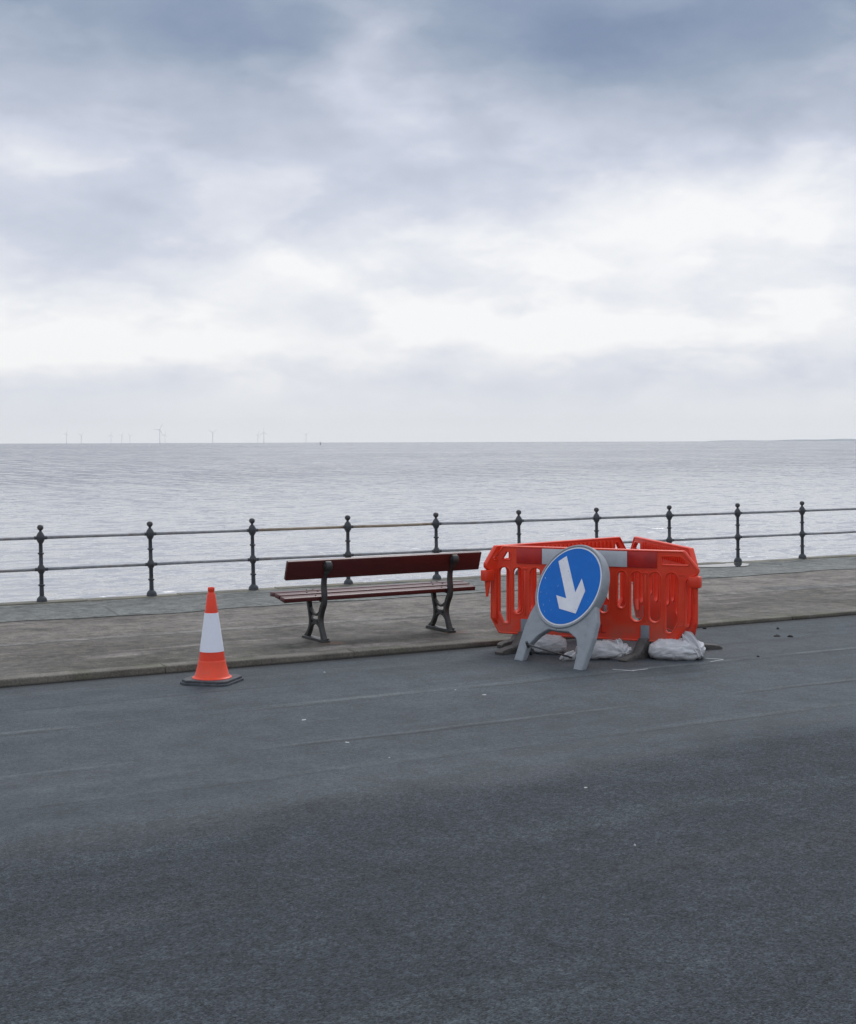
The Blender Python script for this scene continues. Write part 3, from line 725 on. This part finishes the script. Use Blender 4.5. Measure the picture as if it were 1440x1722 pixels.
# ------------------------------------------------------------------ sandbags
sackm, t, b, tc = material('sandbag_weave')
wv = t.n('ShaderNodeTexWave', wave_type='BANDS', bands_direction='X'); t.put(wv.inputs['Vector'], tc); wv.inputs['Scale'].default_value = 150; wv.inputs['Distortion'].default_value = .5
wv2 = t.n('ShaderNodeTexWave', wave_type='BANDS', bands_direction='Z'); t.put(wv2.inputs['Vector'], tc); wv2.inputs['Scale'].default_value = 150
n1 = t.noise(tc, 7, 7, .62)
c = t.mix(t.mapr(n1, .32, .68), (.55, .55, .57), (.68, .68, .69))
c = t.mix(t.mapr(t.noise(tc, 5, 7, .7), .55, .72, 0, .65), c, (.38, .365, .34))
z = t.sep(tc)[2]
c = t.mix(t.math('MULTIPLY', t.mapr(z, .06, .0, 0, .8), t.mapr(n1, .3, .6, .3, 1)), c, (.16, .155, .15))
t.put(b.inputs['Base Color'], c); b.inputs['Roughness'].default_value = .7
t.put(b.inputs['Normal'], t.bump(t.math('ADD', t.math('MULTIPLY', t.math('ADD', wv.outputs[0], wv2.outputs[0]), .25), t.math('MULTIPLY', t.noise(tc, 16, 6, .6, .6), 8)), .5, .006))
from mathutils import noise as mn
def sack(L, Wd, H, neck, seed, crease=.012, flap=None):
    """filled bag lying on the ground, gathered towards its neck end (a direction in the plan)"""
    n, m = 56, 88; vs = []; nk = Vector(neck)
    for i in range(n + 1):
        ph = -math.pi / 2 + math.pi * i / n
        for k in range(m):
            a = 2 * math.pi * k / m
            ce = lambda v, e: math.copysign(abs(v) ** e, v)
            x = L / 2 * ce(math.cos(ph), .75) * ce(math.cos(a), .72); y = Wd / 2 * ce(math.cos(ph), .75) * ce(math.sin(a), .72); z = H / 2 * ce(math.sin(ph), .8)
            p = Vector((x, y, z))
            q_ = Vector((x / L + seed, y / L * 1.3, z / L))
            p *= 1 + .12 * mn.noise(q_ * 3.0) 
            dn = (p - nk); ds = dn.length; an = math.atan2(dn.z + .3 * dn.y, dn.x)
            fall = math.exp(-ds / (L * .42))
            p += Vector((x / L ** 2, y / Wd ** 2, z / H ** 2)).normalized() * (crease * 1.1 * fall * math.sin(an * 10 + 3.0 * mn.noise(q_ * 5)) + crease * .55 * mn.fractal(Vector((q_.x * 5 + q_.z * 9, q_.y * 7, q_.z * 16 - q_.x * 7)), 1, 2, 3))
            rid = 1 - abs(mn.noise(Vector((q_.x * 7 - q_.z * 11 + 4, q_.y * 8, q_.z * 6))))
            p += Vector((0, -.5, .7)).normalized() * crease * 1.1 * (rid ** 6)
            p.z = max(p.z + H * .44, 0) if p.z < 0 else p.z + H * .44
            vs.append(p)
    bm = bmesh.new(); bv = [bm.verts.new(p) for p in vs]
    for i in range(n):
        for k in range(m):
            try: bm.faces.new((bv[i * m + k], bv[i * m + (k + 1) % m], bv[(i + 1) * m + (k + 1) % m], bv[(i + 1) * m + k]))
            except ValueError: pass
    return bm
def cloth_tail(bm, path, widths, seed, thick=.012, folds=4):
    """gathered, folded mouth of the sack: a pleated ribbon with thickness along a path"""
    P = smooth_line(path, 8); n = len(P); m = 26; top = []; bot = []
    for i, p in enumerate(P):
        s = i / (n - 1); tg = Vector(P[min(i + 1, n - 1)] - P[max(i - 1, 0)]).normalized()
        side = tg.cross(Vector((.15, -.8, .6))).normalized(); nr = side.cross(tg).normalized()
        w = float(np.interp(s, np.linspace(0, 1, len(widths)), widths)); rt_, rb = [], []
        for k in range(m + 1):
            c_ = k / m * 2 - 1
            pl = .16 * w * math.sin(c_ * math.pi * folds / 2 + seed + 2 * s) + .10 * w * mn.noise(Vector((c_ * 3 + seed, s * 5, 1.7)))
            e = Vector(p) + side * (c_ * w / 2) + nr * (pl + .25 * w * (1 - c_ * c_)) + tg * (.025 * mn.noise(Vector((c_ * 4, seed, 9))) * s)
            e.z = max(e.z, .004)
            rt_.append(bm.verts.new(e)); rb.append(bm.verts.new(e - nr * thick * .6))
        top.append(rt_); bot.append(rb)
    for A_, f in ((top, 1), (bot, -1)):
        for i in range(n - 1):
            for k in range(m):
                q_ = (A_[i][k], A_[i][k + 1], A_[i + 1][k + 1], A_[i + 1][k]); bm.faces.new(q_[::f])
    for i in range(n - 1):
        for k in (0, m):
            bm.faces.new((top[i][k], top[i + 1][k], bot[i + 1][k], bot[i][k]))
    for i in (0, n - 1):
        for k in range(m): bm.faces.new((top[i][k], top[i][k + 1], bot[i][k + 1], bot[i][k]))
def place_sack(bm, tail, px, py, rz, label, seed, folds=4):
    p = at(px, py, 0)
    root = empty('sandbag', (p.x, p.y, -.012), (0, 0, rz)); tag(root, label, 'sandbag', 'white sandbags weighing down the barriers')
    bm_obj('sack', bm, sackm, root, 180)
    if tail:
        b2 = bmesh.new(); cloth_tail(b2, tail[0], tail[1], seed, folds=folds); bm_obj('gathered_neck', b2, sackm, root, 180)
    return root
VA = -YAW    # yaw that lines local x up with the view's right
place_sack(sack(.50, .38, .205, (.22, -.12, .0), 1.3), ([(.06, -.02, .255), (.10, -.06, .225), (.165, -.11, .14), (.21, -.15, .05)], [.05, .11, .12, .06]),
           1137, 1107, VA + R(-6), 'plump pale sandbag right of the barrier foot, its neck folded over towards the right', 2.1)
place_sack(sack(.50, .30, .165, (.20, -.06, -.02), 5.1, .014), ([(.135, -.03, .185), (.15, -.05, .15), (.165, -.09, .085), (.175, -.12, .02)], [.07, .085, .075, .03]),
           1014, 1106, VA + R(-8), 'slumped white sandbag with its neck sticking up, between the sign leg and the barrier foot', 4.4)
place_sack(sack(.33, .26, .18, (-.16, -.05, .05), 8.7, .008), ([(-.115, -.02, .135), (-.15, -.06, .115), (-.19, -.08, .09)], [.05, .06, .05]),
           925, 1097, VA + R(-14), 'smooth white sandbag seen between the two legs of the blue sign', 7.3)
b4 = bmesh.new(); cloth_tail(b4, [(.07, .03, .07), (.03, -.01, .05), (-.03, -.03, .02), (-.06, -.05, .006)], [.05, .10, .10, .04], 3.3)
p = at(962, 1112, 0); o = bm_obj('torn_sack', b4, sackm, None, 180); o.location = (p.x + .02, p.y + .1, -.01); o.rotation_euler = (0, 0, VA)
tag(o, 'crumpled scrap of white sack poking out behind the right leg of the blue sign', 'sack scrap')
b5 = bmesh.new(); cloth_tail(b5, [(-.08, 0, .02), (-.02, .0, .04), (.04, .01, .025), (.09, .0, .01)], [.05, .09, .08, .04], 6.1)
p = at(1027, 1083, 0); o = bm_obj('torn_sack', b5, sackm, None, 180); o.location = (p.x, p.y, -.012); o.rotation_euler = (0, 0, VA)
tag(o, 'dirty flat scrap of sack lying under the front barrier, left of its foot', 'sack scrap')

# ------------------------------------------------------------------ marks and litter on the road
mark_m = simple('road_paint_white', (.52, .53, .55), .7, .2, 30, 0, dirt=(.12, .125, .13), dirt_amt=.9, dscale=18)
def line_mark(pts, w=.018):
    bm = bmesh.new()
    P = [at(*p) for p in pts]
    for a, b_ in zip(P, P[1:]):
        d_ = (b_ - a).normalized(); s_ = Vector((-d_.y, d_.x, 0)) * w / 2
        vs = [bm.verts.new((*(q_).to_2d(), float(road_h(q_.x, q_.y)) + .003)) for q_ in (a - s_, b_ - s_, b_ + s_, a + s_)]; bm.faces.new(vs)
    o = bm_obj('road_marking', bm, mark_m, None, 0); tag(o, kind='structure')
line_mark([(1030, 1126.5), (1066, 1129.5)]); line_mark([(1064, 1129), (1090, 1126)])
line_mark([(1186, 1108), (1217, 1110)]); line_mark([(1216, 1110.5), (1195, 1114)], .014)
chipm = simple('pale_chip', (.46, .46, .46), .7, .2, 40)
clodm = simple('dark_clod', (.018, .017, .017), .9, .3, 30, .004)
def lump(name, px, py, sx_, sy_, sz_, mat, label, cat, group, seed):
    bm = bmesh.new(); bmesh.ops.create_icosphere(bm, subdivisions=2, radius=1)
    for v in bm.verts:
        v.co *= 1 + .45 * mn.noise(v.co * 1.3 + Vector((seed, 0, 0))); v.co = Vector((v.co.x * sx_, v.co.y * sy_, v.co.z * sz_))
    o = bm_obj(name, bm, mat, None, 30); p = at(px, py, 0); o.location = (p.x, p.y, sz_ * .35 - .006); o.rotation_euler = (0, 0, seed * 1.7); tag(o, label, cat, group)
CHL = 'small pale chip lying flat on the dark asphalt'
for i, (px, py, s_) in enumerate([(512, 1210, .026), (446, 1294, .022), (985, 1324, .018), (815, 1168, .020), (655, 1274, .016), (652, 1312, .016), (1068, 1420, .009), (766, 1160, .012), (546, 1130, .014), (402, 1160, .016), (584, 1248, .022), (1131, 1082, .02)]):
    lump('stone_chip', px, py, s_, s_ * .55, .006, chipm, CHL, 'stone chip', 'pale chips scattered on the road', i + .3)
for i, (px, py, s_, l_) in enumerate([(1307, 1069.5, .045, 'largest dark clod of dirt on the road beyond the barriers'), (1329, 1070.5, .03, 'small dark clod right of the largest clod'),
                                      (1308, 1057, .02, 'tiny dark crumb above the largest clod, nearer the kerb'), (1185, 1056.5, .022, 'dark crumb of dirt against the kerb right of the barriers'),
                                      (1275, 1105, .02, 'lone dark crumb on the road, below the largest clod')]):
    lump('dirt_clod', px, py, s_, s_ * .7, .016, clodm, l_, 'dirt clod', 'dark dirt clods on the road', i + 11.3)
# puddle on the path
pudm, t, b, tc = material('puddle_water')
t.put(b.inputs['Base Color'], (.05, .05, .05)); b.inputs['Roughness'].default_value = .04; b.inputs['IOR'].default_value = 1.33
bm = bmesh.new(); pc = at(1214, 950, .09); N = 40
vs = []
for k in range(N):
    a = 2 * math.pi * k / N; r_ = 1 + .28 * mn.noise(Vector((math.cos(a) * 1.4, math.sin(a) * 1.4, 3.1)))
    vs.append(bm.verts.new((.55 * r_ * math.cos(a), .26 * r_ * math.sin(a), 0)))
bm.faces.new(vs)
o = bm_obj('puddle', bm, pudm, None, 0); o.location = (pc.x, pc.y, .088); tag(o, kind='structure')

# ------------------------------------------------------------------ wind farm on the horizon
turb_m = simple('turbine_grey', (.93, .94, .95), .6, .03, 1)
hub0 = {}
def turbine(px, top_px, dist, spin, label):
    dist *= 1.95
    d_ = ray(px, 743); d_.z = 0; d_.normalize()
    base_ = CAM + d_ * dist; hub_h = (744.5 - top_px) / FPX * dist + 5.5 - 3.5 + 3.5
    hub_h *= .74
    root = empty('wind_turbine', (base_.x, base_.y, SEA_Z - .8), (0, 0, -YAW + spin * .3)); tag(root, label, 'wind turbine', 'wind turbines out at sea')
    k = hub_h / 85
    bm = bmesh.new(); lathe(bm, [(3.0 * k, 0), (3.0 * k, 12 * k), (2.0 * k, 12.5 * k), (1.3 * k, 84 * k)], 12); bm_obj('tower', bm, turb_m, root, 40)
    bm = bmesh.new(); box(bm, (0, 2 * k, 86 * k), (4 * k, 11 * k, 4.2 * k), .8 * k); bm_obj('nacelle', bm, turb_m, root, 40)
    hb = bmesh.new(); lathe(hb, [(2.2 * k, 0), (2.0 * k, 1.5 * k), (.8 * k, 3 * k)], 10); bmesh.ops.rotate(hb, cent=(0, 0, 0), matrix=Matrix.Rotation(R(90), 3, 'X'), verts=hb.verts)
    h_ = bm_obj('hub', hb, turb_m, root, 40); h_.location = (0, -4 * k, 86 * k)
    for j in range(3):
        bm = bmesh.new(); pts = [(-.9, 1), (-1.5, 9), (-.9, 28), (-.2, 46), (.2, 46), (.7, 28), (1.0, 9), (.9, 1)]
        m_ = solid([[(x * k, z_ * k) for x, z_ in pts]], .7 * k, .2 * k, 1); m_.transform(Mxz); bm.from_mesh(m_); bpy.data.meshes.remove(m_)
        o = bm_obj('blade', bm, turb_m, h_, 40); o.location = (0, -1 * k, 0); o.rotation_euler = (0, spin + j * 2 * math.pi / 3, 0)
for i, (px, tp, ds, sp_, lb) in enumerate([
        (112, 724, 9000, .3, 'leftmost wind turbine on the horizon'), (137, 727, 9500, .9, 'second wind turbine from the left on the horizon'),
        (187, 727, 9200, .1, 'left one of the three close wind turbines left of the tallest'), (205, 727, 9300, .6, 'middle one of the three close wind turbines left of the tallest'),
        (219, 729, 9600, 1.4, 'right one of the three close wind turbines left of the tallest'), (269, 715, 6200, .5, 'tallest and clearest wind turbine, far left above the cone'),
        (278, 727, 9800, .2, 'short faint wind turbine close right of the tallest'), (358, 722, 7600, 1.0, 'lone wind turbine above the orange cone'),
        (434, 727, 9400, .4, 'left and fainter of the pair of wind turbines above the bench left end'), (444, 722, 7800, .0, 'right and taller of the pair of wind turbines above the bench left end'),
        (515, 727, 9700, .8, 'very faint wind turbine above the bench, rightmost of the row')]):
    turbine(px, tp, ds, sp_, lb)
# small channel buoy
buoym = simple('buoy_dark', (.16, .16, .17), .6)
d_ = ray(539, 743); d_.z = 0; d_.normalize(); p = CAM + d_ * 3200
bm = bmesh.new(); lathe(bm, [(1.6, 0), (1.7, 1.4), (.8, 1.8), (.5, 5.0), (.9, 5.2), (.9, 6.6), (.1, 7.2)], 12)
o = bm_obj('channel_buoy', bm, buoym, None, 40); o.location = (p.x, p.y, SEA_Z - .6); tag(o, 'tiny dark buoy on the horizon right of the wind turbines', 'buoy')
# low coast at the right
coastm = simple('coast_land', (.34, .36, .37), .9, .2, .002)
bm = bmesh.new(); pr = []
for k in range(41):
    px = 1190 + k * 14; d_ = ray(px, 743); d_.z = 0; d_.normalize(); p = CAM + d_ * 18800
    h = (8 + 22 * min(1, k / 12)) * (.7 + .5 * mn.noise(Vector((k * .21, 0, 0)))) 
    q_ = p + d_ * 500; pr.append([bm.verts.new((p.x, p.y, SEA_Z - .5)), bm.verts.new((p.x + d_.x * 90, p.y + d_.y * 90, SEA_Z + max(1, h))), bm.verts.new((q_.x, q_.y, SEA_Z - .5))])
for a, b_ in zip(pr, pr[1:]):
    for k in range(2): bm.faces.new((a[k], b_[k], b_[k + 1], a[k + 1]))
o = bm_obj('hills', bm, coastm, None, 180); tag(o, kind='structure')

# ------------------------------------------------------------------ haze
hm = bpy.data.materials.new('haze'); hm.use_nodes = True; nt = hm.node_tree; nt.nodes.clear()
pv = nt.nodes.new('ShaderNodeVolumePrincipled'); pv.inputs['Color'].default_value = (.97, .985, 1, 1); pv.inputs['Density'].default_value = 1.5e-5
om = nt.nodes.new('ShaderNodeOutputMaterial'); nt.links.new(pv.outputs[0], om.inputs['Volume'])
bm = bmesh.new(); box(bm, (0, 0, 140), (44000, 44000, 300)); o = bm_obj('haze', bm, hm, None, 0); tag(o, kind='stuff')
